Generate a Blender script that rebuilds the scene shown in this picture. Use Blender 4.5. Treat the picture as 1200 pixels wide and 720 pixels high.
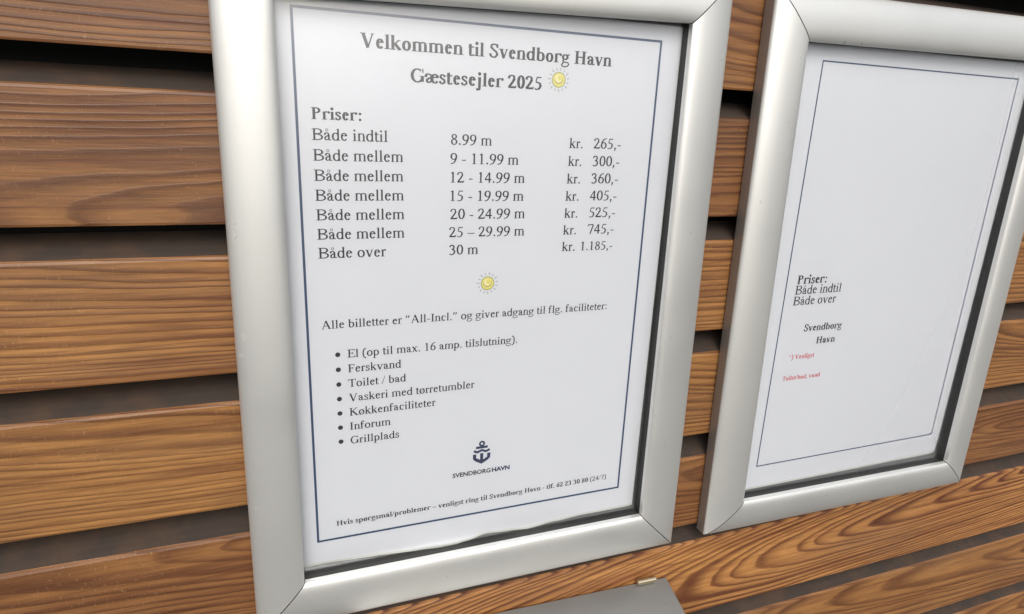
import bpy, bmesh, math, random
from mathutils import Vector, Matrix, noise
random.seed(7)
for o in list(bpy.data.objects): bpy.data.objects.remove(o)
sc = bpy.context.scene
U = 0.001414            # one drawing unit (an A4 millimetre; the notices are A3) in metres

# ---------------------------------------------------------------- camera
R = ((0.9391622592708974, -0.3411189880208121, 0.0401508004009952),
     (-0.05519085676477734, -0.26525133324920064, -0.9625984103140268),
     (0.3390106489341498, 0.9018201407271732, -0.2679406906165396))   # rows: camera right, down, forward
cam = bpy.data.objects.new('camera', bpy.data.cameras.new('camera'))
sc.collection.objects.link(cam); sc.camera = cam
right, down, fwd = (Vector(r) for r in R)
m = Matrix((right, -down, -fwd)).transposed().to_4x4()
m.translation = Vector((-8.2476, -317.823, -45.929)) * U
cam.matrix_world = m
cam.data.sensor_width = 36; cam.data.lens = 726.24/1200*36
cam.data.shift_y = -15/1200
cam.data.clip_start = 0.01; cam.data.clip_end = 200

# ---------------------------------------------------------------- sky, sun, exposure
w = bpy.data.worlds.new('World'); sc.world = w; w.use_nodes = True
nt = w.node_tree; bg = nt.nodes['Background']
sky = nt.nodes.new('ShaderNodeTexSky'); sky.sky_type = 'NISHITA'; sky.sun_disc = False
SUN_EL, SUN_AZ = math.radians(42), math.radians(192)     # azimuth clockwise from +Y; the wall faces -Y
sky.sun_elevation = SUN_EL; sky.sun_rotation = SUN_AZ
sky.air_density = 1.0; sky.dust_density = 6.0; sky.ozone_density = 1.0
hsv = nt.nodes.new('ShaderNodeHueSaturation'); hsv.inputs['Saturation'].default_value = 0.35   # overcast: the blue mostly gone
nt.links.new(sky.outputs[0], hsv.inputs['Color']); nt.links.new(hsv.outputs[0], bg.inputs[0])
bg.inputs[1].default_value = 0.15
sun = bpy.data.objects.new('sun', bpy.data.lights.new('sun', 'SUN')); sc.collection.objects.link(sun)
sun.data.energy = 0.5; sun.data.angle = math.radians(75); sun.data.color = (1, .965, .91)
d = Vector((math.sin(SUN_AZ)*math.cos(SUN_EL), math.cos(SUN_AZ)*math.cos(SUN_EL), math.sin(SUN_EL)))
sun.rotation_euler = (-d).to_track_quat('-Z', 'Y').to_euler()
vs = sc.view_settings; vs.view_transform = 'Standard'; vs.look = 'None'; vs.gamma = 1; vs.use_curve_mapping = False
vs.exposure = 0.36
sc.cycles.max_bounces = 8; sc.cycles.transparent_max_bounces = 8

# ---------------------------------------------------------------- materials
def srgb(r, g, b):
    f = lambda c: (c/255/12.92) if c/255 <= .04045 else ((c/255+.055)/1.055)**2.4
    return (f(r), f(g), f(b), 1)
class N:
    def __init__(s, name):
        s.m = bpy.data.materials.new(name); s.m.use_nodes = True; s.t = s.m.node_tree
        s.b = s.t.nodes['Principled BSDF']; s.out = s.t.nodes['Material Output']
    def n(s, typ, **kw):
        q = s.t.nodes.new('ShaderNode'+typ)
        for k, v in kw.items(): setattr(q, k, v)
        return q
    def l(s, a, b): s.t.links.new(a, b)
    def set(s, q, i, v):
        if hasattr(v, 'is_linked') or hasattr(v, 'links'): s.l(v, q.inputs[i])
        else: q.inputs[i].default_value = v
    def math(s, op, a, b=0.0, c=0.0):
        q = s.n('Math', operation=op); s.set(q, 0, a); s.set(q, 1, b); s.set(q, 2, c); return q.outputs[0]
    def noise(s, vec, scale, detail=3, rough=.5, out=0):
        q = s.n('TexNoise'); q.inputs['Scale'].default_value = scale; q.inputs['Detail'].default_value = detail
        q.inputs['Roughness'].default_value = rough
        if vec is not None: s.l(vec, q.inputs['Vector'])
        return q.outputs[out]
    def map(s, vec, scale=(1, 1, 1), loc=(0, 0, 0)):
        q = s.n('Mapping'); q.inputs['Scale'].default_value = scale; q.inputs['Location'].default_value = loc
        s.l(vec, q.inputs[0]); return q.outputs[0]
    def ramp(s, fac, stops):
        q = s.n('ValToRGB'); s.l(fac, q.inputs[0]); e = q.color_ramp.elements
        while len(e) < len(stops): e.new(.5)
        for i, (p, c) in enumerate(stops):
            e[i].position = p; e[i].color = c if len(c) == 4 else (*c, 1)
        return q.outputs[0]
    def mix(s, fac, a, b, mode='MIX'):
        q = s.n('Mix', data_type='RGBA', blend_type=mode); s.set(q, 0, fac); s.set(q, 6, a); s.set(q, 7, b); return q.outputs[2]
    def bump(s, h, strength, dist):
        q = s.n('Bump'); q.inputs['Strength'].default_value = strength; q.inputs['Distance'].default_value = dist
        s.l(h, q.inputs['Height']); s.l(q.outputs[0], s.b.inputs['Normal']); return q
    def pos(s): return s.n('TexCoord').outputs['Object']

def G(v): return (v, v, v, 1)
def mat_simple(name, col, rough=.5, metal=0, spec=.5):
    a = N(name); a.b.inputs['Base Color'].default_value = col; a.b.inputs['Roughness'].default_value = rough
    a.b.inputs['Metallic'].default_value = metal; a.b.inputs['Specular IOR Level'].default_value = spec
    return a

def mat_alu(name, base=(0.70, 0.705, 0.685, 1), rough=.46, dirt=.25):
    a = N(name); p = a.pos()
    n1 = a.noise(p, 9, 4, .6)
    n2 = a.noise(a.map(p, (1, 1, 1)), 420, 3, .6)
    spots = a.ramp(a.noise(p, 130, 2, .5), [(0.0, G(0)), (.72, G(0)), (.78, G(1))])
    grime = a.ramp(n1, [(.45, G(0)), (.75, G(1))])
    c = a.mix(a.math('MULTIPLY', grime, dirt), base, (base[0]*.72, base[1]*.70, base[2]*.64, 1))
    c = a.mix(a.math('MULTIPLY', spots, .35), c, (.25, .23, .20, 1))
    a.l(c, a.b.inputs['Base Color']); a.b.inputs['Metallic'].default_value = .82
    r = a.math('ADD', a.math('MULTIPLY', n1, .26), rough-.13)
    r = a.math('ADD', r, a.math('MULTIPLY', spots, .25)); a.l(r, a.b.inputs['Roughness'])
    a.bump(a.math('ADD', n2, a.math('MULTIPLY', a.noise(p, 60, 3, .5), 2.0)), .25, .00012)
    return a.m

def mat_wood():
    """growth rings of a real log cut by the board; per-board pith position, tilt and tint come from attributes"""
    a = N('larch_wood'); p = a.pos()
    att = lambda nm: a.n('Attribute', attribute_type='OBJECT', attribute_name=nm).outputs
    pith = att('pith')['Vector']; tilt = att('tilt')['Vector']; hue = att('hue')['Fac']
    sx = a.n('SeparateXYZ'); a.l(p, sx.inputs[0]); x, y, z = sx.outputs
    sp = a.n('SeparateXYZ'); a.l(pith, sp.inputs[0])
    st = a.n('SeparateXYZ'); a.l(tilt, st.inputs[0])
    off = a.n('VectorMath', operation='ADD'); a.l(p, off.inputs[0]); a.l(pith, off.inputs[1])
    wv = a.noise(a.map(off.outputs[0], (2.5, 9, 9)), 1.0, 2, .5)
    wv2 = a.noise(a.map(off.outputs[0], (11, 50, 50), (3, 1, 7)), 1.0, 3, .55)
    wob = a.math('ADD', a.math('MULTIPLY', a.math('SUBTRACT', wv, .5), .020), a.math('MULTIPLY', a.math('SUBTRACT', wv2, .5), .0022))
    yy = a.math('SUBTRACT', a.math('ADD', y, a.math('MULTIPLY', x, st.outputs[0])), sp.outputs[1])
    zz = a.math('SUBTRACT', a.math('ADD', z, a.math('MULTIPLY', x, st.outputs[2])), sp.outputs[2])
    r = a.math('SQRT', a.math('ADD', a.math('MULTIPLY', yy, yy), a.math('MULTIPLY', zz, zz)))
    r = a.math('ADD', r, wob)
    ringn = a.noise(None, 1, 2, .5)
    q = a.t.nodes[-1]; cx = a.n('CombineXYZ'); a.l(a.math('MULTIPLY', r, 70), cx.inputs[0]); a.l(sp.outputs[2], cx.inputs[1])
    a.l(cx.outputs[0], q.inputs['Vector'])
    ph = a.math('ADD', a.math('MULTIPLY', r, 290), a.math('MULTIPLY', ringn, 4.0))
    fr = a.math('FRACT', ph)
    late = a.ramp(fr, [(0, G(.15)), (.3, G(.08)), (.62, G(.55)), (.82, G(1)), (.93, G(.85)), (1, G(.15))])
    fib = a.noise(a.map(off.outputs[0], (30, 620, 620)), 1.0, 4, .7)
    fib2 = a.noise(a.map(off.outputs[0], (6, 170, 170), (5, 5, 5)), 1.0, 3, .6)
    big = a.noise(a.map(off.outputs[0], (3.5, 12, 16), (9, 2, 4)), 1.0, 3, .6)
    early = a.mix(big, srgb(184, 134, 72), srgb(126, 82, 40))
    dark = a.mix(big, srgb(88, 43, 18), srgb(58, 28, 14))
    amp = a.math('MINIMUM', a.math('MULTIPLY', a.ramp(big, [(.25, G(.6)), (.6, G(1))]), att('ring_contrast')['Fac']), 1.0)
    c = a.mix(a.math('MULTIPLY', late, amp), early, dark)
    c = a.mix(a.math('MULTIPLY', a.ramp(fib2, [(.45, G(0)), (.75, G(1))]), .7), c, srgb(96, 52, 26))
    c = a.mix(.55, c, a.mix(a.ramp(fib, [(.3, G(0)), (.7, G(1))]), G(.26), G(.68)), 'OVERLAY')
    streak = a.ramp(a.noise(a.map(off.outputs[0], (9, 420, 420), (2, 8, 1)), 1.0, 2, .5), [(.66, G(0)), (.74, G(1))])
    c = a.mix(a.math('MULTIPLY', streak, .45), c, srgb(62, 32, 18))
    hs = a.n('HueSaturation'); hs.inputs['Saturation'].default_value = .98; a.l(c, hs.inputs['Color']); a.l(hue, hs.inputs['Value'])
    a.l(att('warmth')['Fac'], hs.inputs['Hue'])
    a.l(hs.outputs[0], a.b.inputs['Base Color'])
    a.l(a.math('ADD', a.math('MULTIPLY', fib, .3), .33), a.b.inputs['Roughness'])
    a.b.inputs['Specular IOR Level'].default_value = .45
    grey = a.ramp(a.noise(a.map(off.outputs[0], (5, 22, 22), (1, 6, 3)), 1.0, 4, .65), [(.48, G(0)), (.78, G(1))])
    glint = a.ramp(a.noise(a.map(p, (500, 900, 260)), 1, 2, .7), [(.60, G(0)), (.72, G(1))])  # pale flecks put into the base colour as the glossy sparkle of the grain
    patch = a.ramp(a.noise(a.map(off.outputs[0], (14, 14, 8), (7, 7, 7)), 1.0, 2, .5), [(.45, G(0)), (.65, G(1))])
    a.l(a.mix(a.math('MULTIPLY', a.math('MULTIPLY', glint, patch), .2), a.mix(a.math('MULTIPLY', grey, .38), hs.outputs[0], srgb(98, 76, 58)), srgb(214, 176, 124)), a.b.inputs['Base Color'])
    h = a.math('ADD', a.math('MULTIPLY', late, .6), a.math('ADD', a.math('MULTIPLY', fib, .5), a.math('MULTIPLY', a.noise(p, 900, 2, .6), .35)))
    a.bump(h, .8, .00035)
    return a.m

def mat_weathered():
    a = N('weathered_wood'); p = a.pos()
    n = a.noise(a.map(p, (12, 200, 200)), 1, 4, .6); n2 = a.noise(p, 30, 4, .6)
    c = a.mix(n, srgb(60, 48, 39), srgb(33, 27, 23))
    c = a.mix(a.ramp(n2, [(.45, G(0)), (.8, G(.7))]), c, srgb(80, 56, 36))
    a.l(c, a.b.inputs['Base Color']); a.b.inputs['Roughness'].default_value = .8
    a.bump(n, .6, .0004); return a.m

def mat_paper(name='laminated_paper', col=(.645, .661, .694, 1)):
    a = N(name); p = a.pos()
    n = a.noise(p, 14, 3, .5)
    a.l(a.mix(n, col, (col[0]*.965, col[1]*.97, col[2]*.97, 1)), a.b.inputs['Base Color'])
    a.b.inputs['Roughness'].default_value = .5; a.b.inputs['Specular IOR Level'].default_value = .25
    g = a.noise(p, 330, 2, .5); a.bump(g, .15, .0001)
    return a.m

def mat_cover():
    a = N('clear_plastic_cover'); p = a.pos(); t = a.t
    t.nodes.remove(a.b)
    ge = a.n('NewGeometry'); dp = a.n('VectorMath', operation='DOT_PRODUCT'); a.l(ge.outputs['Normal'], dp.inputs[0]); a.l(ge.outputs['Incoming'], dp.inputs[1])
    fz = a.math('ADD', a.math('MULTIPLY', a.math('POWER', a.math('SUBTRACT', 1.0, a.math('ABSOLUTE', dp.outputs['Value'])), 5.0), .96), .042)   # Schlick, both faces alike
    gl = a.n('BsdfGlossy'); gl.inputs['Color'].default_value = (.97, .98, 1, 1)
    gl.inputs['Roughness'].default_value = .28
    tr = a.n('BsdfTransparent'); tr.inputs['Color'].default_value = (.965, .97, .975, 1)
    mx = a.n('MixShader'); a.l(a.math('MINIMUM', a.math('MULTIPLY', fz, 4.0), 1.0), mx.inputs[0]); a.l(tr.outputs[0], mx.inputs[1]); a.l(gl.outputs[0], mx.inputs[2])
    a.l(mx.outputs[0], a.out.inputs[0]); return a.m

M = {
 'alu': mat_alu('satin_aluminium'),
 'lid': mat_alu('grey_steel', (.30, .30, .29, 1), .45, .35),
 'wood': mat_wood(), 'weather': mat_weathered(),
 'paper': mat_paper(), 'cover': mat_cover(),
 'ink': mat_simple('black_ink', (.008, .008, .011, 1), .45, 0, .15).m,
 'navy': mat_simple('navy_ink', (.012, .040, .105, 1), .45, 0, .15).m,
 'logo': mat_simple('logo_ink', (.018, .025, .075, 1), .45, 0, .15).m,
 'red': mat_simple('red_ink', (.55, .08, .09, 1), .5).m,
 'yellow': mat_simple('sun_yellow_ink', (.68, .62, .13, 1), .5).m,
 'pale': mat_simple('sun_pale_ink', (.80, .70, .34, 1), .5).m,
 'olive': mat_simple('sun_outline_ink', (.22, .22, .08, 1), .5).m,
 'ray': mat_simple('sun_ray_ink', (.30, .29, .33, 1), .5).m,
 'lamedge': mat_simple('laminate_edge', (.50, .51, .46, 1), .3).m,
 'tape': mat_simple('matt_tape', (.72, .73, .65, 1), .5).m,
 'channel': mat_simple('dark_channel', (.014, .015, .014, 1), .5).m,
 'back': mat_simple('back_panel_grey', (.02, .022, .021, 1), .6).m,
 'membrane': mat_simple('black_membrane', (.006, .006, .006, 1), .9).m,
 'base': mat_alu('darker_frame_side', (.34, .305, .28, 1), .5, .6),  # outer side faces of the bars, a darker grey-brown than the fronts
 'pin': mat_simple('brass_pin', (.55, .47, .33, 1), .35, 1).m,
}

# ---------------------------------------------------------------- helpers
def empty(name, loc, label, cat, group=None):
    o = bpy.data.objects.new(name, None); sc.collection.objects.link(o)
    o.location = Vector(loc)*U; o.empty_display_size = .02
    tag(o, label, cat, group); return o
def tag(o, label=None, cat=None, group=None, kind=None):
    for k, v in (('label', label), ('category', cat), ('group', group), ('kind', kind)):
        if v: o[k] = v
    return o
def mesh(name, verts, faces, mat, parent=None, mats=None, smooth=False, loc=None):
    """verts in drawing units; if the object has a parent they are shifted into its space"""
    base = Vector(loc) if loc else Vector((0, 0, 0))
    me = bpy.data.meshes.new(name)
    me.from_pydata([(Vector(v)-base)*U for v in verts], [], faces)
    for mm in ([mat] if not isinstance(mat, list) else mat): me.materials.append(mm)
    if mats:
        for f, i in zip(me.polygons, mats): f.material_index = i
    if smooth: me.shade_smooth()
    o = bpy.data.objects.new(name, me); sc.collection.objects.link(o)
    if parent:
        o.parent = parent
        o.location = base*U - world(parent)
    else: o.location = base*U
    return o
def world(o):
    v = Vector(o.location)
    while o.parent: o = o.parent; v += o.location
    return v
def fixnormals(o):
    bm = bmesh.new(); bm.from_mesh(o.data); bmesh.ops.recalc_face_normals(bm, faces=bm.faces); bm.to_mesh(o.data); bm.free()

# ---------------------------------------------------------------- setting
def sheet(name, x0, x1, y0, y1, z, mat):
    return tag(mesh(name, [(x0, y0, z), (x1, y0, z), (x1, y1, z), (x0, y1, z)], [(0, 1, 2, 3)], mat), kind='structure')
ga = N('grey_paving'); gp = ga.pos()
ga.l(ga.mix(ga.noise(gp, 3, 4, .6), (.075, .073, .07, 1), (.12, .118, .11, 1)), ga.b.inputs['Base Color']); ga.b.inputs['Roughness'].default_value = .85
sheet('ground', -60000, 60000, -60000, 60000, -1000, ga.m)

# ---------------------------------------------------------------- wooden wall
WX0, WX1 = -420, 900
wall = empty('wooden_wall', (0, 30, -150), 'wall of horizontal brown wooden boards with dark gaps, behind both frames', 'wall')
mesh('backing', [(WX0, 30, 260), (WX1, 30, 260), (WX1, 30, -640), (WX0, 30, -640), (WX0, 33, 260), (WX1, 33, 260), (WX1, 33, -640), (WX0, 33, -640)],
     [(0, 1, 2, 3), (7, 6, 5, 4), (0, 4, 5, 1), (3, 2, 6, 7), (0, 3, 7, 4), (1, 5, 6, 2)], M['membrane'], wall)
# (top, bottom), pith (x seed, depth, height), tilt, brightness
boards = [(190, 129.5, (3, 60, 10), (.02, 0, .01), .7), (113.5, 53.5, (8, 36, -12), (.01, 0, .015), .62),
          (37, -22.5, (13, 55, 26), (.03, 0, .012), .66), (-38.6, -98.6, (21, 48, -30), (.02, 0, .02), .62),
          (-113.8, -174.6, (34, 70, 60), (.01, 0, .01), .88), (-190.4, -251.6, (47, 42, 38), (.04, 0, .02), .84),
          (-269.3, -325.5, (55, 24, 16), (.03, 0, .03), .60), (-341.2, -408, (61, 38, -10), (.076, 0, -.10), 1.08),
          (-423.5, -485, (77, 60, 20), (.03, 0, .01), .8), (-500, -560, (83, 60, 20), (.03, 0, .01), .8)]
YF, YB, RISE = 3.0, 22.0, 9.5
for zt, zb, pith, tilt, hue in boards:
    # section, clockwise from front top: eased arrises, top and bottom both sloping up to the back
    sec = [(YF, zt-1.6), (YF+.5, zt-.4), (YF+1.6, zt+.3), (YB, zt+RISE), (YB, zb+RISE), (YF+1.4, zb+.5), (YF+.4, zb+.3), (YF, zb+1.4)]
    vs_, fs, mi = [], [], []
    xs = [WX0, 0, 240, WX1]; n = len(sec)
    for x in xs: vs_ += [(x, a, b) for a, b in sec]
    for k in range(len(xs)-1):
        for i in range(n):
            j = (i+1) % n
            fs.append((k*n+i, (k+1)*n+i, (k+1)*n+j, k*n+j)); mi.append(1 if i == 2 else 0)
    fs += [tuple(range(n)), tuple(reversed(range((len(xs)-1)*n, len(xs)*n)))]; mi += [0, 0]
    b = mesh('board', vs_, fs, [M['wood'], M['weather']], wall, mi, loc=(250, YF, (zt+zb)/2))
    fixnormals(b)
    b['pith'] = (pith[0]*1.0, pith[1]*U, pith[2]*U); b['tilt'] = tilt; b['hue'] = hue; b['ring_contrast'] = 1.1 if zt == -341.2 else .8; b['warmth'] = {113.5: .492, 37: .494, -38.6: .493, -113.8: .498, -190.4: .499, -269.3: .492}.get(zt, .497)

# ---------------------------------------------------------------- snap frames
PROF = [(0, 1.9), (0, -5.6), (.012, -6.5), (.05, -7.5), (.12, -8.6), (.22, -9.6), (.34, -10.4), (.46, -10.9), (.60, -11.1), (.74, -11.1), (.85, -10.8), (.93, -10.3), (.975, -9.7), (1, -9.0), (1, -5.8), (.94, -5.6)]
def lerp(a, b, s): return (a[0]+(b[0]-a[0])*s, a[1]+(b[1]-a[1])*s)
def make_frame(x, label, outer, inner, group):
    cx = sum(p[0] for p in outer)/4; cz = sum(p[1] for p in outer)/4
    t = empty('display_frame', (cx, 2, cz), label, 'display frame', group)
    # back panel, just clear of the boards
    a, b = lerp(outer[3], inner[3], .3), lerp(outer[1], inner[1], .3)
    X0, Z0, X1, Z1 = a[0], a[1], b[0], b[1]
    o = mesh('back_panel', [(X0, 1.6, Z0), (X1, 1.6, Z0), (X1, 1.6, Z1), (X0, 1.6, Z1), (X0, 2.7, Z0), (X1, 2.7, Z0), (X1, 2.7, Z1), (X0, 2.7, Z1)],
         [(0, 1, 2, 3), (7, 6, 5, 4), (0, 4, 5, 1), (3, 2, 6, 7), (0, 3, 7, 4), (1, 5, 6, 2)], M['back'], t); fixnormals(o)
    for k in range(4):
        k2 = (k+1) % 4
        A0, A1, B0, B1 = outer[k], inner[k], outer[k2], inner[k2]
        L = math.hypot(B0[0]-A0[0], B0[1]-A0[1]); ux, uz = (B0[0]-A0[0])/L, (B0[1]-A0[1])/L
        gap = .38
        vs_, fs = [], []; n = len(PROF)
        for e, (O, I) in enumerate(((A0, A1), (B0, B1))):
            sg = gap if e == 0 else -gap
            for s, y in PROF:
                q = lerp(O, I, s); vs_.append((q[0]+ux*sg, y, q[1]+uz*sg))
        # a few sections along the bar so it can be very slightly uneven
        NS = 14; rows = []
        for j in range(NS+1):
            f = j/NS
            for i in range(n):
                a_, b_ = vs_[i], vs_[n+i]
                wob = .10*math.sin(j*1.7+k*2.1+i*.15)*math.sin(math.pi*f) if 2 < i < 12 else 0
                rows.append((a_[0]+(b_[0]-a_[0])*f, a_[1]+wob, a_[2]+(b_[2]-a_[2])*f))
        fs = [(j*n+i, j*n+i+1, (j+1)*n+i+1, (j+1)*n+i) for j in range(NS) for i in range(n-1)]
        fs += [tuple(range(n)), tuple(NS*n+i for i in reversed(range(n)))]
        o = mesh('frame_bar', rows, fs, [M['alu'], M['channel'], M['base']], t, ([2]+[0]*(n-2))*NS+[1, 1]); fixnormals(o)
        o.data.shade_smooth()
        for p in o.data.polygons:
            if len(p.vertices) > 4: p.use_smooth = False
        o.data.set_sharp_from_angle(angle=math.radians(38))
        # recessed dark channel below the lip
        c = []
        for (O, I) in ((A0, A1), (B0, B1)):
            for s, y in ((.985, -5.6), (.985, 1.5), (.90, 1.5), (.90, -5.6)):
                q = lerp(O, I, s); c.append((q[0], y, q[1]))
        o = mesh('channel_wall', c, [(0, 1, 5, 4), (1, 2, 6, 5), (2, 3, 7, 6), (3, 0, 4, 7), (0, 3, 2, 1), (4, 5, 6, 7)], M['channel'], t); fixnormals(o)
    # clear cover sheet held by the lip
    q = [lerp(outer[k], inner[k], .93) for k in range(4)]
    o = mesh('clear_cover', [(p[0], -2.2, p[1]) for p in q],
             [(0, 3, 2, 1)], M['cover'], t)
    return t
# corners: top left, top right, bottom right, bottom left, in (x, z)
make_frame(0, 'silver aluminium snap frame holding the full price list, in the middle of the wall',
           [(-33.1, 30), (232.2, 36.5), (237.2, -329.2), (-34.8, -328.2)], [(-7.3, 3.3), (206.1, 9.6), (208.2, -299.7), (-8.6, -299.0)], 'silver snap frames on the wall')
make_frame(1, 'silver aluminium snap frame on the right, holding the notice with red lines',
           [(261.5, 34), (529, 38), (532.5, -333.5), (264.8, -328.9)], [(287.6, 6.9), (503, 10), (506, -308.5), (294.2, -305.0)], 'silver snap frames on the wall')

# ---------------------------------------------------------------- lettering: a serif face drawn with a broad pen
AW = dict(zip('abcdefghijklmnoprstuvwxyz', (444,500,444,500,444,333,500,500,278,278,500,278,778,500,500,500,333,389,278,500,500,722,500,500,444)))
AW.update({'A':722,'B':667,'E':611,'F':556,'G':722,'H':722,'I':333,'K':722,'P':556,'S':556,'T':611,'V':722,' ':250,'.':250,',':250,':':278,'-':333,'–':500,'(':333,')':333,'/':278,'”':444,'*':500,'å':444,'ø':500,'æ':667})
for c_ in '0123456789': AW[c_] = 500
BW = dict(AW); BW.update({'b':556,'d':556,'h':556,'j':333,'k':556,'m':833,'n':556,'p':556,'r':444,'t':333,'u':556,'P':611,'H':778,'G':778,'K':778,'å':500,'a':500,'æ':722,':':333})
def arc(cx, cy, rx, ry, a0, a1, n=None):
    n = n or max(5, int(abs(a1-a0)/18)+1)
    return [(cx+rx*math.cos(math.radians(a0+(a1-a0)*i/(n-1))), cy+ry*math.sin(math.radians(a0+(a1-a0)*i/(n-1)))) for i in range(n)]
WB = 140
class Pen:
    def __init__(s, bold, cap=False): s.P = []; s.bold = bold; s.w = (WB if bold else 104); s.W = (WB+10 if bold else 116); s.t = 62 if bold and WB > 142 else 52 if bold else 54; s.s = 36 if bold else 33
    def rect(s, x0, y0, x1, y1): s.P.append([(x0, y0), (x1, y0), (x1, y1), (x0, y1)])
    def stem(s, x, y0, y1, w=None): w = w or s.w; s.rect(x-w/2, y0, x+w/2, y1)
    def ser(s, x, y, hw=None, up=False, both=(1, 1)):
        hw = hw or s.w*.5+68; s.rect(x-hw*both[0]-(0 if both[0] else s.w/2), y-(s.s if up else 0), x+hw*both[1]+(0 if both[1] else s.w/2), y+(0 if up else s.s))
        # bracket
    def flag(s, x, y, w=None): w = w or s.w; s.P.append([(x-w/2-62, y-42), (x-w/2, y-62), (x+w/2, y), (x+w/2-10, y+6)])
    def line(s, p, q, th):
        dx, dy = q[0]-p[0], q[1]-p[1]; L = math.hypot(dx, dy) or 1; nx, ny = -dy/L*th/2, dx/L*th/2
        s.P.append([(p[0]+nx, p[1]+ny), (q[0]+nx, q[1]+ny), (q[0]-nx, q[1]-ny), (p[0]-nx, p[1]-ny)])
    def curve(s, pts, w=None, t=None, closed=False):
        w = w or s.w*1.08; t = t or s.t; n = len(pts); L, Rr = [], []
        for i, p in enumerate(pts):
            a = pts[(i-1) % n] if closed else pts[max(0, i-1)]; b = pts[(i+1) % n] if closed else pts[min(n-1, i+1)]
            dx, dy = b[0]-a[0], b[1]-a[1]; l = math.hypot(dx, dy) or 1
            th = t+(w-t)*(abs(dy)/l)**1.7
            nx, ny = -dy/l*th/2, dx/l*th/2; L.append((p[0]+nx, p[1]+ny)); Rr.append((p[0]-nx, p[1]-ny))
        for i in range(n if closed else n-1):
            j = (i+1) % n; s.P.append([L[i], L[j], Rr[j], Rr[i]])
    def dot(s, x, y, r, n=10): s.P.append([(x+r*math.cos(2*math.pi*i/n), y+r*math.sin(2*math.pi*i/n)) for i in range(n)])
    def ring(s, cx, cy, rx, ry, w=None): s.curve(arc(cx, cy, rx, ry, 0, 345, 24), w, closed=True)

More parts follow.
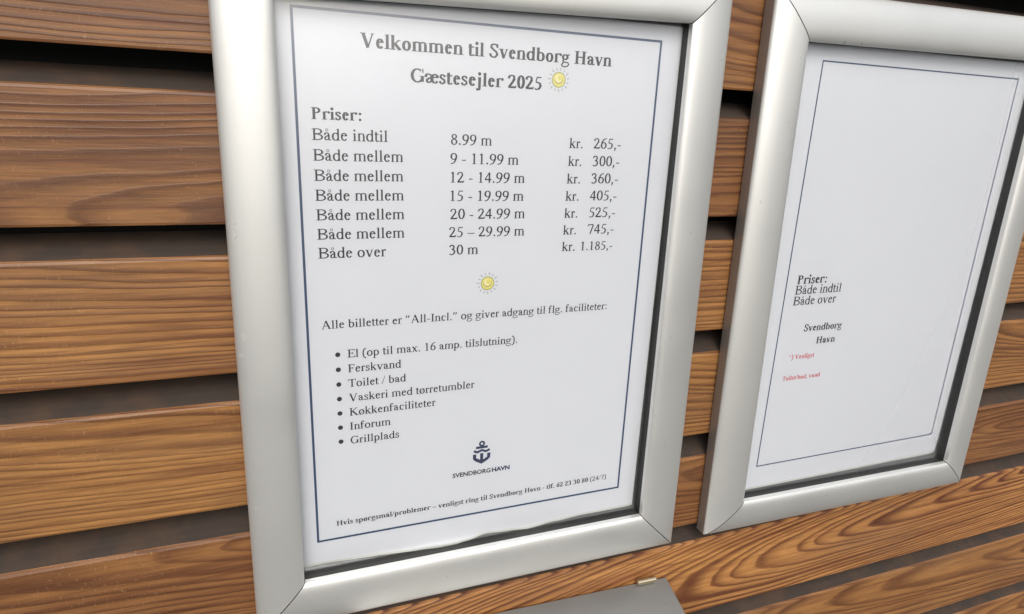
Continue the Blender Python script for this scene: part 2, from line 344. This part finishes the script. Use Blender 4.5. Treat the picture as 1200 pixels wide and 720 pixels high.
def glyph(ch, bold):
    s = Pen(bold); A = (BW if bold else AW)[ch] if ch in AW else 500
    w, W, t = s.w, s.W, s.t; X, C, H = 452, 662, 683; h = w/2; m = A/2
    def bowl(cx, rx, a0=0, a1=360, w_=None):
        if a1-a0 >= 360: s.ring(cx, X/2, rx, X/2+8-t/2, w_)
        else: s.curve(arc(cx, X/2, rx, X/2+8-t/2, a0, a1), w_)
    if ch in 'oø':
        bowl(m, m-28-h)
        if ch == 'ø': s.line((m-175, -40), (m+175, X+45), 34)
    elif ch == 'c':
        s.curve(arc(m+12, X/2, m-36-h, X/2+8-t/2, 62, 318)); s.dot(A-82, X-95, w*.52)
    elif ch == 'e':
        s.curve(arc(m+6, X/2, m-34-h, X/2+8-t/2, 12, 325)); s.rect(m-120, 262, A-38, 262+t)
    elif ch in 'aå':
        xs = A-60-h-30; s.curve([(A*.17, 335), (A*.22, 400), (A*.40, X-12), (xs-28, X-60), (xs, X-140)], w); s.stem(xs, 70, X-130)
        s.curve([(xs, 80), (xs+15, 25), (xs+60, 22), (A-4, 55)], w*.6); s.dot(A*.20, 345, w*.52)
        s.curve([(xs, 290), (A*.38, 235), (A*.10+h, 165), (A*.10+h, 75), (A*.28+h*.3, 22), (xs-40, 55), (xs, 95)], w)
        if ch == 'å': s.curve(arc(m-20, 590, 68, 68, 0, 330, 12), 34, 30, closed=True)
    elif ch == 'æ':
        xs = A*.47; s.curve([(45, 345), (70, 410), (xs*.5, X-12), (xs-20, X-70), (xs, X-150)], w); s.stem(xs, 80, X-140, w*.9)
        s.curve([(xs, 275), (xs*.55, 225), (40+h, 150), (42+h, 75), (xs*.5, 20), (xs-20, 80), (xs, 120)], w); s.dot(65, 345, w*.5)
        s.curve(arc(A*.72, X/2, A*.24-h*.3, X/2+8-t/2, 12, 325)); s.rect(xs, 262, A-35, 262+t)
    elif ch == 'b':
        x = 62+h; s.stem(x, 20, H-12); s.flag(x, H-5); s.curve(arc(A*.50, X/2, A*.5-32-h, X/2+8-t/2, 150, -150))
    elif ch == 'd':
        x = A-60-h; s.stem(x, 0, H-12); s.flag(x, H-5); s.ser(x+20, 0, h+40, both=(0, 1)); s.curve(arc(A*.48, X/2, A*.48-26-h, X/2+8-t/2, 30, 330))
    elif ch == 'f':
        x = 105+h*.3; s.stem(x, 0, 540); s.curve([(x, 530), (x+5, 605), (x+55, 658), (x+125, 660), (x+165, 640)], w); s.dot(x+165, 615, w*.48); s.rect(18, X-t, x+150, X); s.ser(x+8, 0)
    elif ch == 'g':
        s.curve(arc(A*.45, 300, A*.45-28-h*.9, 148-t/2, 0, 345, 18), w, closed=True); s.rect(A*.68, X-70, A-20, X-70+t+8)
        s.curve([(A*.30, 165), (A*.17, 105), (A*.22, 55), (A*.5, 42), (A*.80, 20), (A*.90, -60), (A*.78, -150), (A*.45, -195), (A*.15, -170), (A*.06, -100), (A*.14, -40), (A*.26, 30)], w*.62)
        if bold: s.rect(A*.25, 30, A*.75, 62)
    elif ch in 'hn':
        x = 72+h*.9; x2 = A-62-h*.9; s.stem(x, 0, (H-12) if ch == 'h' else X-10); s.flag(x, H-5 if ch == 'h' else X+2)
        s.curve([(x, 350), (x+60, 415), (m+35, X-16), (x2-22, X-50), (x2, X-150)], w); s.stem(x2, 0, X-145); s.ser(x, 0); s.ser(x2, 0)
    elif ch == 'm':
        x = 75+h*.9; x3 = A-64-h*.9; x2 = (x+x3)/2; s.stem(x, 0, X-10); s.flag(x, X+2)
        for p, q in ((x, x2), (x2, x3)):
            s.curve([(p, 350), (p+55, 415), ((p+q)/2+25, X-16), (q-22, X-50), (q, X-150)], w); s.stem(q, 0, X-145)
        for p in (x, x2, x3): s.ser(p, 0, h+50)
    elif ch == 'r':
        x = 72+h*.9; s.stem(x, 0, X-10); s.flag(x, X+2); s.curve([(x, 330), (x+50, 405), (x+115, 440), (A-55, 425)], w*.75); s.dot(A-55, 405, w*.52); s.ser(x+8, 0)
    elif ch == 'i': s.stem(m, 0, X-8); s.flag(m, X+2); s.ser(m, 0); s.dot(m-6, 610, w*.62)
    elif ch == 'l': s.stem(m, 0, H-12); s.flag(m, H-5); s.ser(m, 0)
    elif ch == 'j': s.stem(m+15, -80, X-8); s.flag(m+15, X+2); s.dot(m+10, 610, w*.62); s.curve([(m+15, -70), (m+5, -160), (m-60, -200), (m-120, -175)], w); s.dot(m-112, -160, w*.45)
    elif ch == 'k':
        x = 68+h*.9; s.stem(x, 0, H-12); s.flag(x, H-5); s.ser(x, 0); s.line((x, 210), (A-120, X-12), t); s.line((x+95, 285), (A-75, 8), w); s.ser(A-95, 0, 92); s.ser(A-125, X, 85, up=True)
    elif ch == 'p':
        x = 66+h*.9; s.stem(x, -205, X-10); s.flag(x, X+2); s.ser(x, -217); s.curve(arc(A*.50, X/2, A*.5-32-h, X/2+8-t/2, 150, -150))
    elif ch == 's':
        s.curve([(A*.80, 330), (A*.74, 400), (A*.48, X-8), (A*.22, 395), (A*.22, 320), (A*.48, 245), (A*.76, 180), (A*.80, 95), (A*.52, 6), (A*.22, 45), (A*.14, 130)], w*.95, t*1.1)
    elif ch == 't':
        x = 95+h*.4; s.stem(x, 90, 565); s.rect(18, X-t, A-10, X); s.curve([(x, 100), (x+12, 30), (x+75, 8), (A-4, 60)], w)
        s.P.append([(x-h-50, X-t), (x-h, X-t), (x+h, 580), (x+h-10, 580)])
    elif ch == 'u':
        x = 68+h*.9; x2 = A-70-h*.9; s.stem(x, 150, X-8); s.flag(x, X+2); s.curve([(x, 160), (x+22, 50), (m-15, 12), (x2-60, 45), (x2, 110)], w); s.stem(x2, 0, X-8); s.flag(x2, X+2); s.ser(x2+20, 0, h+40, both=(0, 1))
    elif ch in 'vyVw':
        Y0 = C if ch == 'V' else X; ww = W if ch == 'V' else w
        if ch == 'w':
            for a_, b_, c__ in ((90, 245, 360), (330, 500, 650)): s.line((a_, X-10), (b_, 0), w); s.line((b_, 0), (c__, X-10), t)
            for q in (90, 340, 640): s.ser(q, X, 85, up=True)
        else:
            s.line((A*.20, Y0-10), (m+8, 0 if ch != 'y' else 10), ww); s.line((m+4, 0), (A*.83, Y0-10), t*1.1); s.ser(A*.19, Y0, ww*.5+60, up=True); s.ser(A*.82, Y0, 78, up=True)
            if ch == 'y': s.line((m+6, 20), (m-90, -180), t*1.2); s.dot(m-110, -180, w*.5)
    elif ch == 'x': s.line((A*.2, X-12), (A*.80, 12), w); s.line((A*.78, X-12), (A*.2, 12), t*1.1); [s.ser(A*q, yy_, 88, up=yy_ > 0) for q, yy_ in ((.2, X), (.79, X), (.2, 0), (.81, 0))]
    elif ch == 'z': s.rect(40, X-t, A-40, X); s.rect(40, 0, A-30, t); s.line((A-75, X-10), (75, 10), w)
    elif ch == 'A': s.line((m-15, C), (A*.15, 10), t*1.1); s.line((m-25, C), (A*.84, 10), W); s.rect(A*.27, 215, A*.70, 215+t); s.ser(A*.15, 0, 95); s.ser(A*.84, 0, 125)
    elif ch in 'BPR':
        x = 100+W/2; s.stem(x, 0, C, W); s.ser(x-10, 0, W*.5+72); s.rect(18, C-s.s, x+120, C)
        rx = A-60-W*.5-m
        s.rect(x, C-t, m+10, C); s.curve(arc(m+5, 500, rx, 162-t/2, 90, -90), W); s.rect(x, 338-t/2 if ch == 'B' else 338, m+10, 338+t)
        if ch == 'B': s.curve(arc(m+15, 177, rx+32, 177-t/2, 90, -90), W); s.rect(x, 0, m+20, t)
    elif ch in 'EF':
        x = 105+W/2; s.stem(x, 0, C, W); s.ser(x-10, 0, W*.5+72); s.rect(18, C-t, A-50, C); s.line((A-62, C), (A-45, C-140), t); s.rect(x, 325, A*.68, 325+t); s.rect(A*.66, 255, A*.66+t, 425)
        if ch == 'E': s.rect(18, 0, A-40, t); s.line((A-50, 0), (A-20, 165), t)
    elif ch == 'G':
        s.curve(arc(m+5, C/2, m-45-W/2, C/2+10-t/2, 48, 318), W); s.line((A-115, C+5), (A-100, C-190), t); s.stem(A-130, 40, 300, W); s.ser(A-125, 320, W/2+70, up=True)
    elif ch == 'H':
        for x in (105+W/2, A-105-W/2): s.stem(x, 0, C, W); s.ser(x, 0, W/2+75); s.ser(x, C, W/2+75, up=True)
        s.rect(105, 325, A-105, 325+t)
    elif ch == 'I': s.stem(m, 0, C, W); s.ser(m, 0, W/2+78); s.ser(m, C, W/2+78, up=True)
    elif ch == 'K':
        x = 105+W/2; s.stem(x, 0, C, W); s.ser(x, 0, W/2+75); s.ser(x, C, W/2+75, up=True); s.line((x, 290), (A-150, C-15), t*1.1); s.line((x+120, 380), (A-95, 8), W); s.ser(A-100, 0, 118); s.ser(A-150, C, 105, up=True)
    elif ch == 'S':
        s.curve([(A*.82, 500), (A*.74, 610), (A*.48, C-6), (A*.22, 600), (A*.20, 490), (A*.42, 385), (A*.72, 270), (A*.80, 150), (A*.62, 25), (A*.34, 15), (A*.15, 90), (A*.12, 195)], W*.95, t*1.1); s.line((A*.83, C+8), (A*.83, 480), t)
    elif ch == 'T': s.stem(m, 0, C, W); s.ser(m, 0, W/2+85); s.rect(25, C-t, A-25, C); s.line((35, C), (20, C-150), t); s.line((A-35, C), (A-20, C-150), t)
    elif ch in '069':
        if ch == '0': s.ring(m, 338, m-28-h, 338-t/2)
        else:
            g = Pen(bold); g.ring(m, 212, m-32-h, 212-t/2); g.curve([(40+h, 220), (52+h, 360), (130+h, 520), (250, 610), (A-60, 665)], w)
            for P in g.P: s.P.append(P if ch == '6' else [(A-a_, 664-b_) for a_, b_ in P])
    elif ch == '1': s.stem(m+5, 0, 660); s.ser(m+5, 0, w/2+90); s.line((m-110, 575), (m+10, 650), t*1.3)
    elif ch == '2': s.curve([(55, 480), (80, 590), (210, 655), (345, 600), (360, 460), (270, 300), (60, 35)], w*1.05); s.rect(35, 0, 440, t+38); s.line((440, 20), (470, 140), t)
    elif ch == '3': s.curve([(60, 520), (95, 600), (160, 640), (240, 648), (325, 600), (345, 510), (305, 410), (190, 352)], w, t*1.3); s.curve([(190, 368), (320, 335), (380, 250), (375, 140), (300, 45), (180, 14), (60, 50)], w*1.1, t*1.3); s.dot(75, 50, w*.4)
    elif ch == '4': s.stem(330, 0, 660); s.line((322, 650), (30, 200), t*1.2); s.rect(18, 168, 470, 168+t+26)
    elif ch == '5': s.line((175, 640), (110, 385), t*1.1); s.rect(165, 600, 425, 662); s.curve([(105, 385), (250, 370), (370, 300), (385, 190), (320, 60), (180, 8), (50, 45)], w*1.1)
    elif ch == '7': s.rect(40, 598, 450, 662); s.line((430, 620), (215, -5), w*.9); s.line((50, 600), (25, 505), t)
    elif ch == '8': s.curve(arc(m, 505, m-85-h*.6, 155-t/2, 0, 345, 16), w*.9, closed=True); s.curve(arc(m, 178, m-48-h*.8, 190-t/2, 0, 345, 18), w, closed=True)
    elif ch in '.': s.dot(m, 50, 62 if not bold else 82)
    elif ch == ',': s.dot(m-10, 48, 60 if not bold else 78); s.line((m+25, 40), (m-50, -125), t*1.3)
    elif ch == ':': s.dot(m, 55, 60 if not bold else 78); s.dot(m, 390, 60 if not bold else 78)
    elif ch == '-': s.rect(40, 195, A-45, 195+(62 if not bold else 90))
    elif ch == '–': s.rect(0, 205, A, 205+(50 if not bold else 75))
    elif ch == '(': s.curve([(A-40, 680), (A*.35, 540), (A*.22, 250), (A*.35, -30), (A-40, -170)], w)
    elif ch == ')': s.curve([(40, 680), (A*.65, 540), (A*.78, 250), (A*.65, -30), (40, -170)], w)
    elif ch == '/': s.line((10, -15), (A-10, 676), 46 if not bold else 70)
    elif ch == '”':
        for q in (120, 300): s.dot(q, 610, 58); s.line((q+25, 605), (q-45, 450), t*1.4)
    elif ch == '*':
        for a_ in (90, 210, 330): s.line((m-150*math.cos(math.radians(a_)), 530-150*math.sin(math.radians(a_))), (m+150*math.cos(math.radians(a_)), 530+150*math.sin(math.radians(a_))), 46)
    return s.P, A
_gc = {}
def text(name, txt, x0, x1, z, mat, parent, bold=False, y=-.08, italic=False, z1=None, weight=0):
    """one printed line: polygons in the plane of the sheet; width is fitted between x0 and x1"""
    tot = sum((BW if bold else AW).get(c, 500) for c in txt); em = (x1-x0)/tot
    vs_, fs, cur, k = [], [], 0, 0; z1 = z if z1 is None else z1
    global WB
    WB = 140 if em > 5 else 146        # small type fills in a little
    for c in txt:
        key = (c, bold, WB)
        if key not in _gc: _gc[key] = glyph(c, bold) if c != ' ' else ([], 250)
        P, A = _gc[key]
        for i, poly in enumerate(P):
            ar = sum(poly[j][0]*poly[(j+1) % len(poly)][1]-poly[(j+1) % len(poly)][0]*poly[j][1] for j in range(len(poly)))
            if ar < 0: poly = poly[::-1]
            b = len(vs_); yy = y-.0015*(i % 30)
            for px, pz in poly:
                xx = x0+(cur+px+(pz*.22 if italic else 0))*em
                vs_.append((xx, yy, z+(z1-z)*(xx-x0)/(x1-x0)+pz*em))
            fs.append(tuple(range(b, b+len(poly))))
        cur += A
    return mesh(name, vs_, fs, mat, parent, loc=((x0+x1)/2, y, z))
def strip(name, p, q, th, mat, parent, y=-.08):
    dx, dz = q[0]-p[0], q[1]-p[1]; L = math.hypot(dx, dz); nx, nz = -dz/L*th/2, dx/L*th/2
    return mesh(name, [(p[0]-nx, y, p[1]-nz), (q[0]-nx, y, q[1]-nz), (q[0]+nx, y, q[1]+nz), (p[0]+nx, y, p[1]+nz)], [(0, 1, 2, 3)], mat, parent)
def border(x0, z0, x1, z1, th, parent, mat):
    h = th/2; v = [(x0-h, z0+h), (x1+h, z0+h), (x1+h, z1-h), (x0-h, z1-h), (x0+h, z0-h), (x1-h, z0-h), (x1-h, z1+h), (x0+h, z1+h)]
    return mesh('border_line', [(a_, -.08, b_) for a_, b_ in v], [(0, 4, 5, 1), (1, 5, 6, 2), (2, 6, 7, 3), (3, 7, 4, 0)], mat, parent)

# ---------------------------------------------------------------- sheets: flat where printed, free lower edge curling
def make_sheet(x0, x1, zt, edge, parent, back, mat, name, off):
    """edge(x) gives the height of the lower edge; the bottom margin lifts and falls"""
    NX, NZ = 90, 60; vs_, fs = [], []
    for j in range(NZ+1):
        f = j/NZ
        for i in range(NX+1):
            x = x0+(x1-x0)*i/NX; zb = edge(x)
            z = zt+(zb-zt)*(f**.6)
            k = max(0, min(1, (-283-z)/14.0)); y = off+back(x)*k*k
            r = max(0, (x-(x1-13))/13.0); y += 1.25*r*r*(.2+.8*f)
            vs_.append((x, y, z))
    n = NX+1
    fs = [(j*n+i, (j+1)*n+i, (j+1)*n+i+1, j*n+i+1) for j in range(NZ) for i in range(NX)]
    return mesh(name, vs_, fs, mat, parent, smooth=True)

NOTICE = empty('price_notice', (96, 0, -140), 'white laminated sheet listing mooring prices and facilities, inside the middle frame', 'notice')
EDGE = [(-12, -295.8), (0, -296.0), (30, -297.6), (57, -299.0), (78, -300.1), (88, -298.9), (100, -296.7), (115, -298.2), (130, -299.9), (148, -298.0), (170, -296.4), (192, -296.3), (210, -297.2)]
def edge1(x):
    for (a_, u_), (b_, v_) in zip(EDGE, EDGE[1:]):
        if x <= b_:
            f = max(0, min(1, (x-a_)/(b_-a_))); f = f*f*(3-2*f); return u_+(v_-u_)*f
    return EDGE[-1][1]
def back1(x): return .35+.75*math.sin(x*.055+.6)
make_sheet(-9.2, 206.6, 8.6, edge1, NOTICE, back1, M['lamedge'], 'laminate', .12)
make_sheet(-9.0, 206.2, 8.3, lambda x: edge1(x)+1.5, NOTICE, back1, M['paper'], 'sheet', 0)
border(0, 0, 193.1, -280.1, 1.25, NOTICE, M['navy'])
I = M['ink']
T = lambda s_, a_, b_, z, **k: text('text_line', s_, a_, b_, z, k.pop('mat', I), NOTICE, **k)
T('Velkommen til Svendborg Havn', 29.9, 163.3, -15.0, bold=True)
T('Gæstesejler 2025', 53.2, 123.4, -29.2, bold=True)
T('Priser:', 6.3, 30.4, -48.5, bold=True)
rows = [('Både indtil', 42.4, '8.99 m', 74.0, 96.5, '265,-'), ('Både mellem', 49.9, '9 - 11.99 m', 73.9, 111.9, '300,-'), ('Både mellem', 49.9, '12 - 14.99 m', 73.6, 115.9, '360,-'),
        ('Både mellem', 50.1, '15 - 19.99 m', 73.6, 115.7, '405,-'), ('Både mellem', 50.3, '20 - 24.99 m', 74.4, 116.9, '525,-'), ('Både mellem', 50.3, '25 – 29.99 m', 73.9, 117.1, '745,-'), ('Både over', 40.6, '30 m', 74.0, 90.5, '1.185,-')]
for i, (a_, x1, b_, bx0, bx1, c_) in enumerate(rows):
    z = -58.1-9.63*i
    T(a_, 6.2+.08*i, x1, z); T(b_, bx0, bx1, z-.4)
    T('kr.', 141.1-.1*i, 149.8-.1*i, z-.5); T(c_, 156.0 if len(c_) == 5 else 151.9, 173.6, z-.4)
T('Alle billetter er ”All-Incl.” og giver adgang til flg. faciliteter:', 6.8, 173.4, -153.3)
for i, (s_, x1) in enumerate((('El (op til max. 16 amp. tilslutning).', 116.0), ('Ferskvand', 48.0), ('Toilet / bad', 50.6), ('Vaskeri med tørretumbler', 90.3), ('Køkkenfaciliteter', 67.4), ('Inforum', 41.8), ('Grillplads', 46.7))):
    z = -170.1-8.5*i
    T(s_, 19.3, x1, z)
    n_ = 14; mesh('bullet', [(14.5+1.35*math.cos(2*math.pi*k/n_), -.08, z+2.1+1.35*math.sin(2*math.pi*k/n_)) for k in range(n_)], [tuple(range(n_))], I, NOTICE)
T('Hvis spørgsmål/problemer – venligst ring til Svendborg Havn - tlf. 62 23 30 80 ', 10.2, 171.2, -271.8, bold=True)
T('(24/7)', 171.3, 183.4, -271.8)

# sun drawings
def sun_drawing(cx, cz, r):
    e = empty('sun_drawing', (cx, -.1, cz), None, None); e.parent = NOTICE; e.location = Vector((cx, -.1, cz))*U - world(NOTICE)
    def disc(name, ox, oz, rx, rz, mat, y, n=22, wob=0):
        mesh(name, [(cx+ox+(rx+wob*math.sin(3*k))*math.cos(2*math.pi*k/n), y, cz+oz+(rz+wob*math.cos(2*k))*math.sin(2*math.pi*k/n)) for k in range(n)], [tuple(range(n))], mat, e)
    disc('outline', 0, 0, r+.25, r+.25, M['olive'], -.07, wob=.06); disc('disc', 0, 0, r-.12, r-.12, M['yellow'], -.10, wob=.05)
    disc('smile', -.1, .25, r*.66, r*.60, M['olive'], -.13); disc('cheek', -.15, .62, r*.60, r*.58, M['pale'], -.16); disc('brow', .5, .95, r*.36, r*.34, M['yellow'], -.19)
    for k in range(15):
        a_ = 2*math.pi*(k+.3)/15; r0, r1 = r*1.28, r*(1.62+.1*(k % 2))
        strip('ray', (cx+r0*math.cos(a_), cz+r0*math.sin(a_)), (cx+r1*math.cos(a_+.05), cz+r1*math.sin(a_+.05)), .5, M['ray'], e)
sun_drawing(132.6, -23.6, 3.7)
sun_drawing(96.4, -133.2, 3.7)

# harbour emblem: ring, bar, wave, anchor flukes, word mark in a sans face
def stroke(pts, th, parent, y, closed=False, n_='emblem_stroke'):
    P = Pen(False); P.curve(pts, th, th, closed); vs_, fs = [], []
    for i, q in enumerate(P.P):
        ar = sum(q[j][0]*q[(j+1) % 4][1]-q[(j+1) % 4][0]*q[j][1] for j in range(4)); q = q if ar > 0 else q[::-1]
        b = len(vs_); vs_ += [(a_, y, b_) for a_, b_ in q]; fs.append(tuple(range(b, b+4)))
    return mesh(n_, vs_, fs, M['logo'], parent)
EM = empty('emblem', (96, -.1, -240), None, None); EM.parent = NOTICE; EM.location = Vector((96, -.1, -240))*U - world(NOTICE)
stroke(arc(96, -232.6, 1.35, 1.35, 0, 340, 18), 1.15, EM, -.08, True)
stroke([(92.3, -235.0), (99.7, -235.0)], 1.6, EM, -.09)
stroke([(91.0, -236.9), (92.2, -237.6), (93.4, -238.0), (94.6, -237.5), (96.0, -236.9), (97.4, -237.5), (98.6, -238.0), (99.8, -237.6), (101.0, -236.9)], 1.5, EM, -.10)
stroke([(91.5, -239.3), (91.6, -242.2), (92.8, -243.2), (94.6, -244.2), (96, -245.1), (97.4, -244.2), (99.2, -243.2), (100.4, -242.2), (100.5, -239.3)], 2.1, EM, -.11)
stroke([(96, -239.0), (96, -244.6)], 2.0, EM, -.12)
def sans(txt, x0, x1, z, cap, mat, off, parent, name='word_mark'):
    cu = bpy.data.curves.new(name, 'FONT'); cu.body = txt; cu.size = 1; cu.offset = off; cu.resolution_u = 3
    o = bpy.data.objects.new(name+'_tmp', cu); sc.collection.objects.link(o)
    bpy.context.view_layer.update(); dg = bpy.context.evaluated_depsgraph_get()
    me = bpy.data.meshes.new_from_object(o.evaluated_get(dg)); bpy.data.objects.remove(o)
    xs = [v.co.x for v in me.vertices]; ys = [v.co.y for v in me.vertices]
    a_, b_, c_, d_ = min(xs), max(xs), min(ys), max(ys)
    vs_ = [(x0+(v.co.x-a_)/(b_-a_)*(x1-x0), -.08, z+(v.co.y-c_)/(d_-c_)*cap) for v in me.vertices]
    fs = [tuple(p.vertices) for p in me.polygons]
    return mesh(name, vs_, fs, mat, parent)
sans('SVENDBORG', 78.1, 102.0, -253.0, 3.0, M['ink'], .03, NOTICE)
sans('HAVN', 102.8, 114.4, -253.0, 3.0, M['logo'], .045, NOTICE)

# strip of matt tape over the top left of the sheet
tp = mesh('tape_piece', [(-3.2, -.05, 7.5), (12.6, -.05, 7.8), (12.4, -.05, .1), (-.9, -.05, -.6), (-3.0, -.05, .9)], [(0, 4, 3, 2, 1)], M['tape'], NOTICE)

# ---------------------------------------------------------------- second notice
N2 = empty('mooring_notice', (400, 0, -140), 'white laminated sheet with few black lines and small red lines, inside the right frame', 'notice')
make_sheet(286.6, 504, 9, lambda x: -303.0-.004*(x-290), N2, lambda x: .4, M['lamedge'], 'laminate', .12)
make_sheet(286.8, 503.8, 8.8, lambda x: -301.4-.004*(x-290), N2, lambda x: .4, M['paper'], 'sheet', 0)
border(310, -2, 492, -284, .9, N2, M['navy'])
T2 = lambda s_, a_, b_, z, **k: text('text_line', s_, a_, b_, z, k.pop('mat', I), N2, **k)
T2('Priser:', 318.8, 346.0, -145.2, bold=True)
T2('Både indtil', 318.4, 360.5, -152.6)
T2('Både over', 318.2, 357.0, -160.4)
T2('Svendborg', 332.2, 367.5, -180.4, bold=True)
T2('Havn', 345.5, 363.5, -190.6, bold=True)
T2('*) Venligst', 322.8, 346.5, -200.9, bold=True, mat=M['red'])
T2('Toilet/bad, vand', 320.4, 355.5, -217.0, bold=True, mat=M['red'])

# ---------------------------------------------------------------- letterbox with a sloping steel lid under the middle frame
BOX = empty('letter_box', (150, -20, -380), 'grey metal box with sloping lid, under the middle frame', 'letter box')
hz = lambda x: -365.0-.036*(x-230)      # hangs a touch crooked
L0, L1, D, DROP = 20.0, 242.5, 95.0, 35.0
th = 1.3
v = []
for x in (L0, L1):
    for y, dz in ((1.2, 0), (-D, -DROP), (-D, -DROP-9), (-D+th, -DROP-9), (-D+th, -DROP-th), (1.2, -th)):
        v.append((x, y, hz(x)+dz))
lid = mesh('lid', v, [(0, 6, 7, 1), (1, 7, 8, 2), (2, 8, 9, 3), (3, 9, 10, 4), (4, 10, 11, 5), (5, 11, 6, 0), (0, 1, 2, 3, 4, 5), (11, 10, 9, 8, 7, 6)], M['lid'], BOX)
fixnormals(lid); bv = lid.modifiers.new('bevel', 'BEVEL'); bv.width = .5*U; bv.segments = 2
v = [(x, y, z) for x in (L0+5, L1-5) for y, z in ((1.8, -376), (-D+8, -376-DROP-3), (-D+8, -560), (1.8, -560))]
body = mesh('body', v, [(0, 4, 5, 1), (1, 5, 6, 2), (2, 6, 7, 3), (3, 7, 4, 0), (0, 1, 2, 3), (7, 6, 5, 4)], M['lid'], BOX); fixnormals(body)
def tube(name, p, q, r, mat, parent, n=14, hole=0):
    p, q = Vector(p), Vector(q); ax = (q-p).normalized(); u = ax.cross(Vector((0, 0, 1))).normalized(); w_ = ax.cross(u)
    vs_ = [c+(u*math.cos(2*math.pi*k/n)+w_*math.sin(2*math.pi*k/n))*r for c in (p, q) for k in range(n)]
    fs = [(k, (k+1) % n, n+(k+1) % n, n+k) for k in range(n)]+[tuple(reversed(range(n))), tuple(range(n, 2*n))]
    o = mesh(name, vs_, fs, mat, parent); fixnormals(o); return o
tube('hinge_pin', (216.5, -.8, hz(216)+2.3), (231.5, -.8, hz(231)+2.3), 2.0, M['pin'], BOX)
